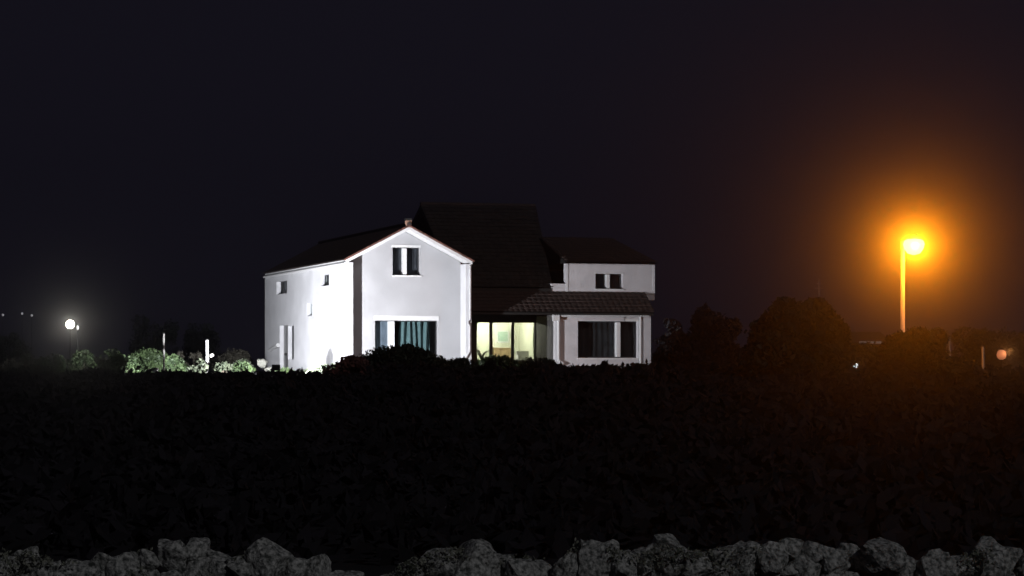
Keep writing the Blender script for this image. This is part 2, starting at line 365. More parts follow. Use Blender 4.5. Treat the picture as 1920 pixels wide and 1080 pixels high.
MB().box(A(1205.5,bL), A(1219,bL), bL-.12, bL-.003, GZ, zWt-.02).build('pilaster', M['plaster_grey'], house)
def pipe(px, y0, y1, name='downpipe', r=.05, b=bL, bottom=True):
    a = A(px, b-.12); m = MB(); z0, z1 = Zl(y1, a, b), Zl(y0, a, b)
    pts = [(a, b-.12, z1), (a, b-.12, z0)]; rr = [r, r]
    if bottom: pts += [(a+.25, b-.14, z0-.18)]; rr += [r*1.2]
    m.tube(pts, rr, 8); return m.build(name, M['white'], house)
pipe(1047, 597, 676, r=.09); pipe(1201, 591, 680, r=.07)
gt = MB(); ga, gb = A(1036, bL-.2), A(1216, bL-.2); gt.tube([(ga, bL-.2, Zl(591.5, ga, bL)), (gb, bL-.2, Zl(591.5, gb, bL))], [.09,.09], 8)
gt.box(ga, A(1049, bL-.3), bL-.34, bL-.10, Zl(602, ga, bL), Zl(590, ga, bL)); gt.build('gutter', M['white'], house)
MB().box(A(1040,bL), A(1170,bL), bL-.06, bL-.004, Zl(601.5, aW0, bL), Zl(593, aW0, bL)).build('fascia', M['plaster_grey'], house)
# upper wall
aU0, aU1 = A(1061, bU), A(1227.5, bU); zU0, zU1 = Zl(548, aU0, bU), Zl(494, aU0, bU)
vx0, vx1 = A(1116.5, bU), A(1168, bU); vz0, vz1 = Zl(541.5, vx0, bU), Zl(513, vx0, bU)
wall('upper_wall', M['plaster_grey'], front(bU), aU0, aU1, zU0-.4, zU1, [(vx0,vx1,vz0,vz1)], th=.4)
MB().box(A(1034,bU), aU0-.003, bU, bU+.4, zU0-.4, Zl(532, aU0, bU)).build('low_parapet', M['plaster_grey'], house)
window(front(bU), vx0, vx1, vz0, vz1, mull=[(A(1137,bU+.1), A(1142.5,bU+.1))], depth=.30, fw=.04, sheets=[('pane_backing','backing_black',vx0-.2,vx1+.2,7,.02)], sill=.02, head=.06, label='small upper window of the right wing with two dark panes')
eb = MB(); eb.box(aU0, aU0+.13, bU-.03, bU-.003, zU0+.05, zU1-.03); eb.box(aU1-.13, aU1, bU-.03, bU-.003, zU0+.05, zU1-.03); eb.box(aU0-.9, aU1, bU-.05, bU-.003, zU0-.06, zU0+.05); eb.build('corner_trim', M['plaster'], house)
def tiled(name, quad, n, parent, pitch=.32, amp=.05, rows=10, m='tile'):   # quad: eave-left, eave-right, top-right, top-left
    e0, e1, t1, t0 = [np.array(q, float) for q in quad]; nn = np.cross(e1-e0, t0-e0); nn /= np.linalg.norm(nn)
    if nn[2] < 0: nn = -nn
    L = np.linalg.norm(e1-e0); k = max(6, int(L/pitch))*5; vs = []
    for r in range(rows+1):
        q = r/rows
        for st in (0, 1) if 0 < r < rows else (0,):
            for i in range(k+1):
                s = i/k; p = (e0+(e1-e0)*s)*(1-q) + (t0+(t1-t0)*s)*q
                vs.append(p + nn*(amp*abs(math.sin(math.pi*s*L/pitch)) + (.035 if st == 1 or r == 0 else 0)))
    R_ = len(vs)//(k+1)
    return MB().add(vs, [(r*(k+1)+i, r*(k+1)+i+1, (r+1)*(k+1)+i+1, (r+1)*(k+1)+i) for r in range(R_-1) for i in range(k)]).build(name, M[m], parent)
# lean-to roof running from the gable block to the right end
e_b, t_b = bL-.45, bU
x0, x1 = aR+.003, A(1226, e_b); ze, zt = Zl(587.5, x1, e_b), Zl(549, x1, t_b)
lt = MB(); lt.hexa([(x0,e_b,ze-.12),(x1,e_b,ze-.12),(x1,t_b-.06,zt-.12),(x0,t_b-.06,zt-.12),(x0,e_b,ze),(x1,e_b,ze),(x1,t_b-.06,zt),(x0,t_b-.06,zt)])
lean = lt.build('lean_to_roof', M['black'], house)
tiled('tiles', [(x0,e_b-.05,ze+.02),(x1+.05,e_b-.05,ze+.02),(x1+.05,t_b-.055,zt+.02),(x0,t_b-.055,zt+.02)], 0, lean, rows=6, amp=.022)
# main roof between the blocks, ridge across the picture
bR = 12.5; m0, m1 = A(788, bR), A(1003, bR); zR = Zl(388, m1, bR); mE = A(1034, bU); zme = Zl(541, mE, bU)
mr = MB(); mr.hexa([(x0,bU-.05,zme-.2),(mE,bU-.05,zme-.2),(m1,bR,zR-.2),(m0,bR,zR-.2),(x0,bU-.05,zme),(mE,bU-.05,zme),(m1,bR,zR),(m0,bR,zR)])
mr.hexa([(m0,bR,zR-.2),(m1,bR,zR-.2),(mE,bB-.5,zme-.2),(x0,bB-.5,zme-.2),(m0,bR,zR),(m1,bR,zR),(mE,bB-.5,zme),(x0,bB-.5,zme)])
main = mr.build('main_roof', M['black'], house)
tiled('tiles', [(x0,bU-.1,zme+.02),(mE+.05,bU-.1,zme+.02),(m1+.05,bR,zR+.02),(m0,bR,zR+.02)], 0, main, rows=22, m='tile_dark', amp=.03)
MB().tube([(m0,bR,zR+.05),(m1,bR,zR+.05)], [.13,.13], 8).build('ridge_tiles', M['tile'], main)
MB().add([(mE-.1,bU+.4,zme-.2),(m1-.1,bR,zR-.2),(mE-.1,bB-.6,zme-.2),(mE-.4,bB-.6,zme-.2),(m1-.4,bR,zR-.2),(mE-.4,bU+.4,zme-.2)], [(0,1,2),(3,4,5)]).build('gable_end', M['plaster_grey'], main)
# hipped roof of the right wing
bH = 8.5; h0, h1 = A(1012, bH), A(1146, bH); zH = Zl(447, h1, bH); u0, u1 = aU0-.02, aU1+.12; zeu = zU1+.03
hp = MB(); hp.add([(u0,bU-.15,zeu),(u1,bU-.15,zeu),(u1,13,zeu),(u0,13,zeu),(h0,bH,zH-.05),(h1,bH,zH-.05)], [(0,1,5,4),(1,2,5),(2,3,4,5),(3,0,4),(0,3,2,1)])
hip = hp.build('wing_roof', M['black'], house)
tiled('tiles', [(u0-.02,bU-.2,zeu+.02),(u1+.05,bU-.2,zeu+.02),(h1,bH,zH),(h0,bH,zH)], 0, hip, rows=12)
MB().box(mE-.2, aW1-.3, 12.9, 13.2, GZ, zeu).build('rear_wall', M['plaster_grey'], house)
# ---- glazed link with a lit room behind
k0, k1 = A(893, bK), A(1020, bK); kz0, kz1 = Zl(677, k0, bK), Zl(603, k0, bK)
wall('link_wall', M['stone_shade'], front(bK), aR+.003, aW0+.3, GZ, Zl(560, k0, bK), [(k0,k1,kz0,kz1)], th=.2)
window(front(bK), k0, k1, kz0, kz1, depth=.08, fw=.05, sheets=[('lace_curtain','lace',A(1003,bK),A(1020,bK)+.1,3,.05), ('lace_curtain','lace',A(892,bK)-.1,A(897,bK),2,.04)], label='brightly lit three panel window wall of the link')
lw = house.children[-1]
for px in (921.5, 962, 1003.5):
    mm = MB(); a = A(px, bK); wdt = .085 if px < 1000 else .03
    mm.box(a-wdt, a+wdt, bK+.05, bK+.155, kz0+.05, kz1-.05); mm.build('mullion', M['frame'], lw)
ro = MB(); za, zb = Zl(686, k0, bK), Zl(600, k0, bK)+.2; ra, rz = aR+.05, aW0+.1; bb0, bb1 = bK+.21, bK+3.6
ro.add([(ra,bb0,za),(rz,bb0,za),(rz,bb1,za),(ra,bb1,za),(ra,bb0,zb),(rz,bb0,zb),(rz,bb1,zb),(ra,bb1,zb)], [(0,3,2,1),(4,5,6,7),(1,2,6,5),(2,3,7,6),(3,0,4,7)])
room = ro.build('lit_room', M['room'], house)
def H(a, b, z): return (HX + CT*a - ST*b, HYY + ST*a + CT*b, z)     # house space to world
ow = MB(); a0, a1 = A(933, bb1), A(952, bb1); z0_, z1_ = Zl(640, a0, bb1), Zl(622, a0, bb1)
pic = empty('framed_picture', H((a0+a1)/2, bb1-.05, (z0_+z1_)/2), TH); w_, h_ = (a1-a0)/2, (z1_-z0_)/2
fr = MB(); fr.box(-w_-.08,w_+.08,0,.04,h_,h_+.08); fr.box(-w_-.08,w_+.08,0,.04,-h_-.08,-h_); fr.box(-w_-.08,-w_,0,.04,-h_,h_); fr.box(w_,w_+.08,0,.04,-h_,h_); fr.build('picture_frame', M['white'], pic)
MB().box(-w_,w_,.01,.03,-h_,h_).build('print', M['green_pic'], pic)
tag(pic, 'pale green framed picture on the back wall of the lit room', 'picture')
# sideboard
sa, sb = A(926, bK+2.6), A(961, bK+2.6); szt = Zl(652, sa, bK+2.6)
sbd = empty('sideboard', H((sa+sb)/2, bK+2.8, za), TH); hw = (sb-sa)/2; hh = szt-za
MB().box(-hw-.04,hw+.04,-.28,.26,hh-.05,hh).build('top', M['wood'], sbd)
MB().box(-hw,hw,-.25,.25,.08,hh-.052).build('cabinet', M['wood'], sbd)
for i in range(3):
    q = -hw+.03+i*(2*hw-.03)/3; MB().box(q, q+(2*hw-.03)/3-.03, -.27, -.252, .12, hh-.10).build('cabinet_door', M['wood'], sbd)
tag(sbd, 'honey coloured wooden sideboard below the green picture in the lit room', 'sideboard')
# tall cupboard / inner door seen through the third panel
ca, cb = A(985, bK+3.2), A(996, bK+3.2); cup = empty('cupboard', H((ca+cb)/2, bK+3.3, za), TH); hw = (cb-ca)/2; hh = Zl(612, ca, bK+3.2)-za
MB().box(-hw,hw,-.2,.2,0,hh).build('cabinet', mat('olive_paint', (.34,.36,.16), .7, noise=.2, nscale=4), cup)
MB().box(-hw+.03,-.01,-.225,-.202,.06,hh-.05).build('cupboard_door', M['lace'], cup); MB().box(.01,hw-.03,-.225,-.202,.06,hh-.05).build('cupboard_door', M['lace'], cup)
tag(cup, 'tall olive cupboard standing at the right of the lit room', 'cupboard')
# armchair-like pale seat in front of the third panel
sf = empty('armchair', H(A(985,bK+1.5), bK+1.5, za), TH)
MB().box(-.45,.45,-.35,.35,.12,.42).build('seat', M['white'], sf); MB().box(-.45,.45,.25,.42,.422,.85).build('backrest', M['white'], sf)
for s in (-1,1): MB().box(.45*s-.09,.45*s+.09,-.35,.245,.422,.62).build('armrest', M['white'], sf)
tag(sf, 'cream armchair inside the lit room near the right panel', 'armchair')
# ceiling lamp
cl = empty('ceiling_lamp', H(A(925,bK+1.8), bK+1.8, zb-.005), TH)
MB().lathe([(.30,-.10),(.34,-.06),(.34,-.02),(.30,0)], 20).build('lamp_shade', M['lens_room'], cl)
tag(cl, 'round ceiling lamp glowing inside the lit room', 'ceiling lamp')
def light(kind, name, loc, energy, color, parent=None, size=.1, spot=None, blend=.4, rot=None):
    d = bpy.data.lights.new(name, kind); d.energy = energy; d.color = color; d.shadow_soft_size = size
    if spot: d.spot_size = spot; d.spot_blend = blend
    o = bpy.data.objects.new(name, d); COL.objects.link(o); o.location = loc
    if rot: o.rotation_euler = rot
    if parent: o.parent = parent
    return o
light('POINT', 'room_bulb', (0,0,-.17), 560, (1,.97,.78), cl, .05)
# potted plant behind the first panel
pp = empty('potted_plant', H(A(903,bK+.7), bK+.7, za), TH)
MB().lathe([(.12,0),(.17,.28),(.18,.30),(.15,.30)], 14).build('pot', M['chimney'], pp)
rng = np.random.default_rng(7); pl = MB()
for i in range(16):
    t = rng.uniform(0, 6.28); L = rng.uniform(.5, .95); dx, dy = math.cos(t), math.sin(t)
    pts = [(0,0,.28),(dx*L*.25,dy*L*.25,.28+L*.6),(dx*L*.7,dy*L*.7,.28+L*.75)]; pl.tube(pts, [.012,.035,.004], 4)
pl.build('leaves', M['leaf'], pp); tag(pp, 'potted plant with arching leaves behind the left panel of the lit link', 'potted plant')

# ================================================================ lamps
# sodium street lamp
SX, SY, SZ = W3(1713, 457, 128)
px_, _, _ = W3(1692.5, 457, 128)
sl = empty('street_lamp', (px_, SY, -.5)); top = SZ+.5
MB().tube([(0,0,0),(0,0,1.0),(0,0,top+.15)], [.135,.12,.105], 14).build('pole', M['white'], sl, smooth=True)
MB().lathe([(.24,0),(.24,.06),(.17,.10),(.17,.35)], 14).build('base_plate', M['grey_metal'], sl)
MB().tube([(0,0,top+.1),(.12,-.02,top+.36),(.40,-.06,top+.40)], [.06,.055,.05], 8).build('arm', M['grey_metal'], sl)
hx = SX-px_
hd = MB().lathe([(.42,.22),(.44,.27),(.30,.40),(.12,.50),(.04,.52)], 20, (hx,-.08,top)); hdo = hd.build('lamp_head', M['grey_metal'], sl, smooth=True)
bo = MB().lathe([(.06,-.56),(.32,-.48),(.48,-.26),(.54,-.02),(.48,.14),(.35,.21)], 20, (hx,-.08,top)); bo.build('lamp_bowl', M['lens_sodium'], hdo, smooth=True)
light('POINT', 'street_lamp_light', (hx-.02,-.76,top-.14), P_STREET, (1.0,.25,.004), sl, .10)
tag(sl, 'tall street lamp glowing intense orange beside the dark trees', 'street lamp')
# white globe path lamp on the left
gX, gY, gZ = W3(131.5, 608, 145)
gl = empty('path_lamp', (gX, gY, -.5)); hg = gZ+.5
MB().tube([(0,0,0),(0,0,hg-.24)], [.035,.03], 8).build('pole', M['black'], gl)
MB().lathe([(.08,-.24),(.2,-.17),(.245,-.05),(.245,.05),(.2,.17),(.08,.24)], 20, (0,0,hg)).build('globe', M['lens_white'], gl, smooth=True)
MB().lathe([(.09,.245),(.10,.27),(.02,.33)], 12, (0,0,hg)).build('cap', M['black'], gl)
light('POINT', 'path_lamp_light', (0,-.42,hg), P_GLOBE, (.93,.97,1.0), gl, .12)
tag(gl, 'round white globe lamp on a dark pole, brightest light on the left', 'path lamp')
s2 = W3(145.5, 615, 146); g2 = empty('path_lamp', (s2[0], s2[1], -.5))
MB().tube([(0,0,0),(0,0,s2[2]+.5)], [.03,.03], 8).build('pole', M['black'], g2)
MB().lathe([(.02,-.12),(.07,-.06),(.08,.02),(.06,.12),(.02,.15)], 12, (0,0,s2[2]+.5)).build('lens', M['lens_far'], g2); tag(g2, 'small faint lamp just right of the bright white globe lamp', 'path lamp')
# floodlight in front of the corner
rA = 10.0; Lr = R(34)
fa, fb = -rA*math.sin(Lr), -rA*math.cos(Lr); fx, fy, _ = H(fa, fb, 0); fz = .02
fl = empty('floodlight', (fx, fy, -.55)); fh = fz+.55
tgt = H(-2.5, 0, 3.2); yaw = math.atan2(-(tgt[0]-fx), tgt[1]-fy)
fl.rotation_euler = (0,0,yaw)
MB().tube([(0,.0,0),(0,0,fh-.18)], [.03,.03], 8).build('post', M['black'], fl)
MB().box(-.2,.2,-.08,.08,fh-.15,fh+.15).build('housing', M['black'], fl)
MB().box(-.17,.17,.081,.09,fh-.12,fh+.12).build('lens', M['lens_dim'], fl)
light('SPOT', 'floodlight_beam', (0,.2,fh), P_FLOOD, (.94,.95,1.0), fl, .12, spot=R(172), blend=.2, rot=(R(98),0,0))
tag(fl, 'low black floodlight in the scrub aimed at the white house', 'floodlight')
ga_, gb_ = -9.5, 5.0; qx, qy, _ = H(ga_, gb_, 0); tq = H(0, 12.5, 2.5)
f2 = empty('floodlight', (qx, qy, -.45)); f2.rotation_euler = (0,0,math.atan2(-(tq[0]-qx), tq[1]-qy))
MB().tube([(0,0,0),(0,0,.22)], [.03,.03], 8).build('post', M['black'], f2)
MB().box(-.16,.16,-.07,.07,.22,.46).build('housing', M['white'], f2)
MB().box(-.13,.13,.071,.08,.25,.43).build('lens', M['lens_dim'], f2)
light('SPOT', 'floodlight_beam', (0,.18,.36), P_SIDE, (.92,.94,1.0), f2, .12, spot=R(160), blend=.5, rot=(R(100),0,0))
tag(f2, 'small white floodlight at the foot of the green shrub aimed at the side wall', 'floodlight')
# peach globe at right edge
def globe(px, py, Y, r, m, label, name='garden_lamp', base=-.5):
    x, y, z = W3(px, py, Y); e = empty(name, (x, y, base)); h = z-base
    MB().tube([(0,0,0),(0,0,max(.1,h-r))], [r*.22,r*.2], 8).build('post', M['black'], e)
    MB().lathe([(r*.3,-r),(r*.75,-r*.75),(r*.98,-r*.25),(r,r*.15),(r*.8,r*.68),(r*.4,r*.95),(r*.1,r)], 16, (0,0,h)).build('globe', M[m], e, smooth=True)
    tag(e, label, 'garden lamp' if name == 'garden_lamp' else 'lamp', {'distant_lamp': 'faint distant lamps'}.get(name)); return e
pg = globe(1878, 665, 135, .26, 'lens_peach', 'round peach coloured lamp glowing near the right edge')
light('POINT', 'garden_lamp_light', (.3,-.45,1.35), 8, (1,.4,.12), pg, .1)
globe(1604.5, 685.5, 122, .11, 'lens_dim', 'small white lamp low in the dark bushes left of the street lamp')
globe(1593, 684.5, 122.5, .07, 'lens_far', 'fainter tiny lamp just left of the small white lamp')
for px, py, lb in ((5.5,590.5,'faint distant lamp at the far left edge'),(41.5,588,'faint distant lamp second from the left edge'),(59.5,591.5,'faint distant lamp third from the left edge')):
    globe(px, py, 190, .09, 'lens_far', lb, 'distant_lamp')

# ================================================================ posts and small things
def post(px, yt, Y, r, m, label, yb=None):
    x, y, z = W3(px, yt, Y); b = -.5 if yb is None else W3(px, yb, Y)[2]
    e = empty('post', (x, y, b)); h = z-b
    MB().tube([(0,0,0),(.01,0,h*.5),(0,0,h)], [r*1.05,r,r*.95], 10).build('shaft', M[m], e)
    MB().lathe([(r*1.15,0),(r*1.15,.04),(r*.3,.09)], 10, (0,0,h)).build('cap', M['black'], e); tag(e, label, 'post', 'thin posts standing in the scrub'); return e
post(388, 638, 133, .085, 'white', 'bright white post standing among the lit weeds left of the house')
post(307, 626, 138, .055, 'concrete', 'thin grey post rising from the green shrub')
post(1780, 632, 135, .06, 'concrete', 'thin short post right of the street lamp')
post(1843, 650, 130, .07, 'concrete', 'stubby pale post left of the peach lamp')
def rock(name, loc, r, m, label, seed, sq=(1,1,1), parent=None, sub=3, rough=.2):
    import bmesh
    bm = bmesh.new(); bmesh.ops.create_icosphere(bm, subdivisions=sub, radius=1)
    V = np.array([v.co for v in bm.verts]); rg = np.random.default_rng(seed)
    for _ in range(15):
        d = rg.normal(size=3); d /= np.linalg.norm(d); c = rg.uniform(.5, .88); q = V@d; V = V - np.maximum(q-c, 0)[:,None]*d
    V *= 1.25; n = noise3(V+seed*3.7, seed, 1.3)-.5; n2 = noise3(V+seed, seed+9, 3.5)-.5; n3 = noise3(V+seed, seed+5, 8)-.5
    V = V*(1+rough*2*n+rough*.9*n2+rough*.35*n3)[:,None]; V = np.sign(V)*np.abs(V)**.85
    V = V*np.array(sq)*r
    for v, c in zip(bm.verts, V): v.co = c
    me = bpy.data.meshes.new(name); bm.to_mesh(me); bm.free(); me.materials.append(M[m])
    o = bpy.data.objects.new(name, me); COL.objects.link(o); o.location = loc
    if parent: o.parent = parent
    if label: tag(o, label, 'rock')
    return o
rock('rock', W3(396,666,133.5), .12, 'pale_stone', 'round white rock right beside the white post', 4, (1,.8,1))
rock('rock', W3(491,683,150), .34, 'pale_stone', 'bright jagged rock against the left corner of the house', 5, (1,.9,.8))
rock('rock', W3(507,692,140), .25, 'pale_stone', 'low bright rock below the left corner of the house', 6, (1.4,.8,.5))
rock('rock', W3(1345,672,128), .42, 'leaf_brown', 'dim brown boulder under the small tree right of the house', 8, (1.2,.8,.7))
# curved low wall end beside the wing
lwm = MB(); X0, Y0, _ = W3(1224, 690, 135)
pts = [(0,0),(.35,.0),(.65,-.1),(.85,-.35)]
for i in range(3):
    a, b = pts[i], pts[i+1]; zt0, zt1 = .48-.08*i, .48-.08*(i+1)-(.1 if i == 2 else 0)
    lwm.hexa([(X0+a[0],Y0+a[1],-.6),(X0+b[0],Y0+b[1],-.6),(X0+b[0],Y0+b[1]+.2,-.6),(X0+a[0],Y0+a[1]+.2,-.6),(X0+a[0],Y0+a[1],zt0),(X0+b[0],Y0+b[1],zt1),(X0+b[0],Y0+b[1]+.2,zt1),(X0+a[0],Y0+a[1]+.2,zt0)])
tag(lwm.build('garden_wall', M['concrete'], None), 'short curved garden wall at the right foot of the house', 'wall')
# far low building with pale eaves
fb_ = empty('shed', (W3(1630,0,160)[0], 160, -.5)); zt = W3(0,644,160)[2]+.5
MB().box(-1.2,1.2,0,3,0,zt).build('wall', M['stone_shade'], fb_); MB().box(-.68,.68,-.45,-.3,zt-.02,zt+.14).build('fascia', M['white'], fb_)
rf = MB(); rf.hexa([(-1.5,-.3,zt+.002),(1.5,-.3,zt+.002),(1.5,3.3,zt+.002),(-1.5,3.3,zt+.002),(-1.2,-.28,zt+.1),(1.3,-.28,zt+.1),(.9,1.6,zt+.75),(-.9,1.6,zt+.75)]); rf.build('roof', M['tile'], fb_)
tag(fb_, 'low dark shed with a pale eaves board left of the street lamp', 'shed')
# mast behind the big tree
mx, my, mz = W3(1535.5, 524, 175); ma = empty('mast', (mx, my, -.5))
MB().tube([(0,0,0),(0,0,mz+.5)], [.07,.035], 6).build('pole', M['concrete'], ma); mc = MB(); mc.tube([(-.3,0,mz-.1),(.3,0,mz-.1)], [.02,.02], 5); mc.tube([(-.2,0,mz+.2),(.2,0,mz+.2)], [.02,.02], 5); mc.build('antenna', M['concrete'], ma)
tag(ma, 'thin mast rising behind the large dark tree', 'mast')

# ================================================================ trees and shrubs
def tree(px0, px1, ytop, Y, m, label, seed, name='tree', leaf=.16, n=9000, lobes=9, gap=.40, ybase=None, group=None):
    rng = np.random.default_rng(seed); xc = W3((px0+px1)/2, 0, Y)[0]; wd = (px1-px0)/F*Y; zt = W3(0, ytop, Y)[2]; base = -.55
    H_ = zt-base; e = empty(name, (xc, Y, base)); rx = wd/2
    blobs = [(0, 0, H_*.40, rx*.80, rx*.7, H_*.42), (rx*.25, 0, H_*.25, rx*.72, rx*.6, H_*.26), (-rx*.3, 0, H_*.22, rx*.68, rx*.6, H_*.24)]
    for i in range(lobes):
        t = rng.uniform(0, 6.28); q = rng.uniform(.45, .82); el = rng.uniform(-.5, 1.0); r_ = rng.uniform(.16, .34)
        blobs.append((rx*q*math.cos(t)*math.sqrt(max(.05,1-.55*max(el,0)**2)), rx*q*math.sin(t)*.8, H_*.48+H_*.40*el*.75, rx*r_, rx*r_, min(rx*r_, H_*.2)))
    bl = [b for b in blobs]; zmax = max(b[2]+b[5] for b in bl); k = (H_*1.0)/zmax
    bl = [(b[0],b[1],b[2]*k,b[3],b[4],b[5]*k) for b in bl]
    Pts = crown_points(bl, n, rng, seed, gap); V, Fc = leaf_quads(Pts, leaf, rng); np_mesh('crown', V, Fc, M[m], e)
    tk = MB(); tr = max(.06, H_*.035); tk.tube([(0,0,-.3),(.05,0,H_*.2),(-.05,.05,H_*.42),(.03,0,H_*.62)], [tr*1.3,tr,tr*.8,tr*.35], 8)
    for b in bl[1:1+5]:
        tk.tube([(0,.02,H_*.3),(b[0]*.5,b[1]*.5,(H_*.3+b[2])*.5),(b[0]*.9,b[1]*.9,b[2])], [tr*.5,tr*.35,tr*.1], 6)
    tk.build('trunk', M['bark'], e); tag(e, label, 'tree' if name == 'tree' else 'shrub', group); return e
def shrub(px0, px1, ytop, Y, m, label, seed, leaf=.11, n=2500, gap=.40, group=None, lobes=6, base=None):
    rng = np.random.default_rng(seed); xc = W3((px0+px1)/2, 0, Y)[0]; wd = (px1-px0)/F*Y; zt = W3(0, ytop, Y)[2]; base = (float(gz(0, Y))-.15) if base is None else base
    H_ = zt-base; e = empty('shrub', (xc, Y, base)); rx = wd/2; blobs = [(0,0,H_*.45,rx*.8,rx*.6,H_*.5)]
    for i in range(lobes):
        q = rng.uniform(-.85, .85); hh = H_*(1-.45*abs(q)**1.5)*rng.uniform(.72, 1.0); r_ = rng.uniform(.2,.36)*min(rx, H_)
        blobs.append((rx*q, rng.uniform(-.4,.4)*rx, max(hh-r_, r_*.4), r_*1.2, r_*1.2, r_))
    Pts = crown_points(blobs, n, rng, seed, gap, 2.2); V, Fc = leaf_quads(Pts, leaf, rng)
    np_mesh('foliage', V, Fc, M[m], e)
    st = MB()
    for i in range(7):
        b = blobs[i % len(blobs)]; st.tube([(b[0]*.15,0,-.1),(b[0]*.5,b[1]*.5,b[2]*.5),(b[0]*.95,b[1],b[2]+b[5]*.6)], [.03,.02,.007], 5)
    st.build('stems', M['bark'], e); tag(e, label, 'shrub', group); return e
# right hand trees
tree(1383, 1602, 557, 110, 'leaf', 'largest round dark tree right of the house', 11, n=34000, lobes=14, gap=.28, leaf=.17, group='dark trees and shrubs right of the house')
tree(1278, 1392, 573, 128, 'scrub', 'medium dark tree between the house and the largest tree', 12, n=9000, lobes=9, group='dark trees and shrubs right of the house')
tree(1222, 1290, 596, 132, 'scrub', 'narrow dark tree close to the right end of the house', 13, n=5000, lobes=7, group='dark trees and shrubs right of the house')
tree(1632, 1796, 614, 112, 'leaf', 'broad low dark tree hiding the foot of the street lamp', 14, n=13000, lobes=11, leaf=.14, group='dark trees and shrubs right of the house')
tree(1782, 1990, 612, 170, 'leaf', 'far dark tree behind the peach lamp at the right edge', 15, n=9000, lobes=10, group='dark trees and shrubs right of the house')
tree(1590, 1650, 640, 135, 'leaf', 'small bushy tree between the largest tree and the lamp tree', 16, n=3500, lobes=6, group='dark trees and shrubs right of the house')
shrub(1740, 1850, 668, 118, 'leaf', 'dark shrub left of the peach lamp', 17, n=2500, group='dark trees and shrubs right of the house')
shrub(1850, 1990, 686, 118, 'leaf_brown', 'low brown shrub below the peach lamp', 18, n=2500, group='dark trees and shrubs right of the house')
shrub(1872, 1935, 672, 139, 'leaf_brown', 'small brown shrub lit orange beside the peach lamp', 19, n=1200, group='dark trees and shrubs right of the house')
# shrubs along the foot of the house
shrub(652, 845, 643, 121, 'leaf', 'large dome shaped dark shrub in front of the gable window', 21, n=15000, lobes=14, gap=.22, group='shrubs along the foot of the house')
shrub(612, 712, 666, 119.5, 'leaf_red', 'reddish leaved shrub at the dark corner strip of the house', 22, n=2600, group='shrubs along the foot of the house')
shrub(575, 668, 682, 128.6, 'leaf_pale', 'pale leaved shrub shining below the bright side wall', 23, n=1500, leaf=.15, gap=.3, group='shrubs along the foot of the house')
shrub(552, 612, 689, 131, 'leaf_pale', 'low pale weeds below the middle of the side wall', 24, n=2500, group='shrubs along the foot of the house')
shrub(500, 560, 689, 134, 'leaf_olive', 'low olive shrub below the left corner of the side wall', 25, n=1500, group='shrubs along the foot of the house')
shrub(822, 905, 669, 122, 'leaf', 'small dark shrub in front of the downpipe', 26, n=2800, group='shrubs along the foot of the house')
shrub(880, 985, 664, 129, 'leaf_olive', 'olive shrub below the lit window panels', 27, n=4200, group='shrubs along the foot of the house')
shrub(965, 1055, 668, 129, 'leaf', 'dark shrub left of the right wing', 28, n=3500, group='shrubs along the foot of the house')
shrub(1100, 1172, 682, 130, 'leaf_brown', 'brown shrub below the middle of the picture window', 29, n=2500, group='shrubs along the foot of the house')
shrub(1160, 1235, 681, 129, 'leaf', 'dark shrub at the right corner of the wing', 30, n=2600, group='shrubs along the foot of the house')
shrub(1040, 1112, 693, 131, 'leaf_pale', 'pale weeds shining below the picture window', 31, n=900, leaf=.13, group='shrubs along the foot of the house')
# lit vegetation left of the house
shrub(34, 66, 655, 139, 'leaf_pale', 'pale shrub leftmost of the lit row', 41, n=700, leaf=.12, group='lit shrubs left of the house')
shrub(75, 130, 662, 139, 'leaf_olive', 'small pale green shrub second in the lit row', 42, n=1200, group='lit shrubs left of the house')
shrub(125, 190, 655, 140, 'leaf_olive', 'loose shrub below the white globe lamp', 43, n=1500, group='lit shrubs left of the house')
shrub(180, 240, 652, 141, 'leaf_olive', 'loose olive shrub left of the bright green one', 44, n=1600, group='lit shrubs left of the house')
shrub(228, 330, 650, 147, 'leaf_olive', 'bright green bushy shrub around the thin grey post', 45, n=4200, gap=.3, group='lit shrubs left of the house')
shrub(322, 352, 656, 151, 'leaf_brown', 'small dim shrub between the two posts', 46, n=700, group='lit shrubs left of the house')
shrub(350, 384, 654, 150, 'leaf_brown', 'dim brown shrub behind the white post', 47, n=900, group='lit shrubs left of the house')
shrub(398, 486, 651, 161, 'leaf_brown', 'rounded brown shrub left of the house corner', 48, n=3000, gap=.25, group='lit shrubs left of the house')
shrub(358, 392, 672, 131, 'leaf_pale', 'tuft of pale leaves at the foot of the white post', 49, n=260, leaf=.17, group='lit shrubs left of the house')
shrub(395, 440, 677, 132, 'leaf_pale', 'low pale leafy tuft right of the white post', 50, n=350, leaf=.15, group='lit shrubs left of the house')
shrub(425, 480, 676, 133, 'leaf_olive', 'low green tuft nearest the house corner on the left', 51, n=450, leaf=.15, group='lit shrubs left of the house')
shrub(0, 120, 684, 128, 'leaf', 'low dark shrub at the left edge', 52, n=2200, group='lit shrubs left of the house')
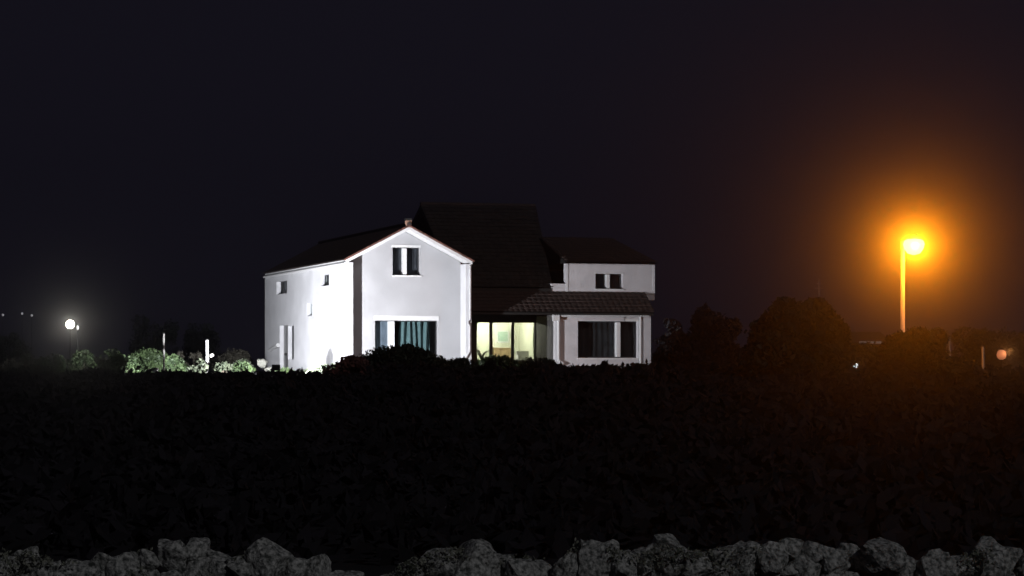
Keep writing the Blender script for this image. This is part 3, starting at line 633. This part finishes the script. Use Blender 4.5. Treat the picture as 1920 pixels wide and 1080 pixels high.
for i, (a, b, yt, Yd, m_, lb) in enumerate(((505,600,712,117,'scrub','low black shrub in front of the side wall'),(570,640,716,114,'scrub','black shrub left of the dome shrub'),(860,960,686,118,'scrub','black shrub before the lit window panels'),
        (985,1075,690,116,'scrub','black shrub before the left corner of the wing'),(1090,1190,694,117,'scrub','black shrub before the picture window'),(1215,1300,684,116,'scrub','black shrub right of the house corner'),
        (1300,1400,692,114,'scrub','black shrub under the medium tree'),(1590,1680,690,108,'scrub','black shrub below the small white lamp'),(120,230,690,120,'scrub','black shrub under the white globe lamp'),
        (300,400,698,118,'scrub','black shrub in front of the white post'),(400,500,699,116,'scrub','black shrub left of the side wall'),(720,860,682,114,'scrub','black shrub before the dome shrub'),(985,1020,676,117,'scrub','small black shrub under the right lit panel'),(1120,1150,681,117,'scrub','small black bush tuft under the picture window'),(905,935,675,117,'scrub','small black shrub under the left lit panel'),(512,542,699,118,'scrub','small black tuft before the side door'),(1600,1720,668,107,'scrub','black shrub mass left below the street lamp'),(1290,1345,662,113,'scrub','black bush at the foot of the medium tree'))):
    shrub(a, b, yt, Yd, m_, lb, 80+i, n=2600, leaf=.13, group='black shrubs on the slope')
for i, (a, b, yt, Yd, m_, lb) in enumerate(((60,100,668,143,'leaf_pale','pale tuft between the two leftmost pale shrubs'),(100,160,671,142,'leaf_olive','low olive shrub left under the white globe lamp'),(160,215,668,143,'leaf_brown','low brown shrub right under the white globe lamp'),
        (205,262,664,143,'leaf_olive','olive shrub overlapping the left side of the bright green one'),(300,350,664,144,'leaf_olive','low olive shrub just right of the thin grey post'),(436,476,672,140,'leaf_pale','pale tuft between the white post and the house corner'),
        (0,50,672,142,'leaf_brown','brown shrub at the far left edge of the lit row'))):
    shrub(a, b, yt, Yd, m_, lb, 120+i, n=1300, leaf=.13, gap=.3, group='lit shrubs left of the house')
# distant trees left, against the sky
tree(235, 345, 588, 210, 'leaf', 'far dark tree above the green shrub on the left', 61, n=5000, group='far dark trees on the left')
tree(330, 425, 606, 215, 'leaf', 'far dark tree behind the white post', 62, n=4500, group='far dark trees on the left')
tree(-20, 70, 622, 205, 'leaf', 'far dark tree at the left edge below the faint lamps', 63, n=4000, group='far dark trees on the left')

# ================================================================ scrub on the dark slope (uncountable)
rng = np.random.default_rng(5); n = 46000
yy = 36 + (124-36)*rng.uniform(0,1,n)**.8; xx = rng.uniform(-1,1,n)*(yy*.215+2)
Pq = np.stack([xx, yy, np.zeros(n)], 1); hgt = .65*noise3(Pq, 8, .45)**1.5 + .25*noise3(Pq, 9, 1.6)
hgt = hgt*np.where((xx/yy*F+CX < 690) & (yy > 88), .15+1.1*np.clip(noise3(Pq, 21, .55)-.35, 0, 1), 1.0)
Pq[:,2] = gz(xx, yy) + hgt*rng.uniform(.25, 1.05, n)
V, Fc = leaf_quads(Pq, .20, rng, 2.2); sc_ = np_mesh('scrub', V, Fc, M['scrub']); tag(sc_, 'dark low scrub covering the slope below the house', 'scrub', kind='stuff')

# ================================================================ rubble wall at the bottom of the picture
prof = [(-30,1026),(0,1028),(30,1042),(60,1028),(90,1042),(110,1060),(135,1050),(165,1050),(180,1043),(210,1035),(245,1035),(270,1032),(300,1030),(335,1018),(350,1002),(375,1010),(400,1035),(440,1045),(470,1030),(495,1010),(530,1030),(545,1045),(590,1050),(620,1072),(680,1086),(730,1075),(760,1050),(830,1028),(870,1026),(890,1052),(930,1050),(960,1040),(1000,1046),(1050,1050),(1080,1013),(1130,1024),(1150,1020),(1190,1040),(1240,1019),(1300,1030),(1380,1025),(1420,1020),(1470,1012),(1500,1010),(1550,1025),(1600,1020),(1640,1004),(1680,1004),(1700,1040),(1770,1042),(1830,1030),(1870,1022),(1920,1028),(1960,1030)]
dw = empty('rubble_wall', (0, 25, -2.95)); tag(dw, 'rough grey lichen covered rubble wall along the bottom edge', 'wall')
rng = np.random.default_rng(31); px = -25.0; core = MB()
xsP = [p[0] for p in prof]; ysP = [p[1] for p in prof]; cnt = 0
while px < 1950:
    r = rng.choice([.11,.14,.17,.20,.24], p=[.08,.22,.30,.25,.15])*rng.uniform(.9,1.1); w = r/25*F; c = px + w*.85
    top = (HY-np.interp(c, xsP, ysP))/F*25 + 2.95; z = top - r*.8
    row = 0
    while z > top-.46 and row < 2 and cnt < 99:
        rr = r*rng.uniform(.85, 1.1)
        rock('stone', ((c-CX)/F*25 + (rng.uniform(-.04,.04) if row else 0), rng.uniform(-.10,.10)-.04*row, z), rr, 'basalt', None, int(rng.integers(1, 900)), (rng.uniform(.85,1.15), 1.0, rng.uniform(.75,1.05)), dw, sub=4, rough=.24)
        cnt += 1; z -= rr*1.45; row += 1
    core.box((c-w*.95-CX)/F*25, (c+w*.95-CX)/F*25, -.02, .28, -.1, max(.3, top-.36))
    px += w*1.22
core.build('wall_core', M['stone_shade'], dw)

# small weeds and lichen tufts growing over the rubble wall
rng = np.random.default_rng(77); n = 15000; cx = rng.uniform(-30, 1950, n); Pw = np.zeros((n,3)); Pw[:,0] = (cx-CX)/F*25
Pw[:,1] = 25 + rng.uniform(-.28, .15, n); Pw[:,2] = (HY-np.interp(cx, xsP, ysP))/F*25 - np.abs(rng.normal(0, .16, n)) + .005
Pw = Pw[noise3(Pw, 12, 3.2) > .60]; V, Fc = leaf_quads(Pw, .022, rng, 2.0)
tag(np_mesh('weeds', V, Fc, mat('dry_weed', (.22,.22,.18), .9, nscale=6, col2=(.07,.08,.055))), 'small dry weeds and lichen tufts growing over the rubble wall', 'weeds', kind='stuff')

# ================================================================ air, filled with haze to imitate lens glare
hz = MB().box(-204, 204, -24, 264, -5, 20).build('haze', bpy.data.materials.new('glare_haze'), None)
tag(hz, 'thin added haze standing in for lens glare around the lamps', 'haze', kind='stuff')
hm = hz.data.materials[0]; hm.use_nodes = True; t = hm.node_tree; t.nodes.clear()
o = t.nodes.new('ShaderNodeOutputMaterial'); pv = t.nodes.new('ShaderNodeVolumePrincipled')
pv.inputs['Color'].default_value = (.92,.9,.92,1); pv.inputs['Density'].default_value = HAZE_D; pv.inputs['Anisotropy'].default_value = HAZE_G
t.links.new(pv.outputs[0], o.inputs['Volume'])
hm.cycles.volume_sampling = 'DISTANCE'
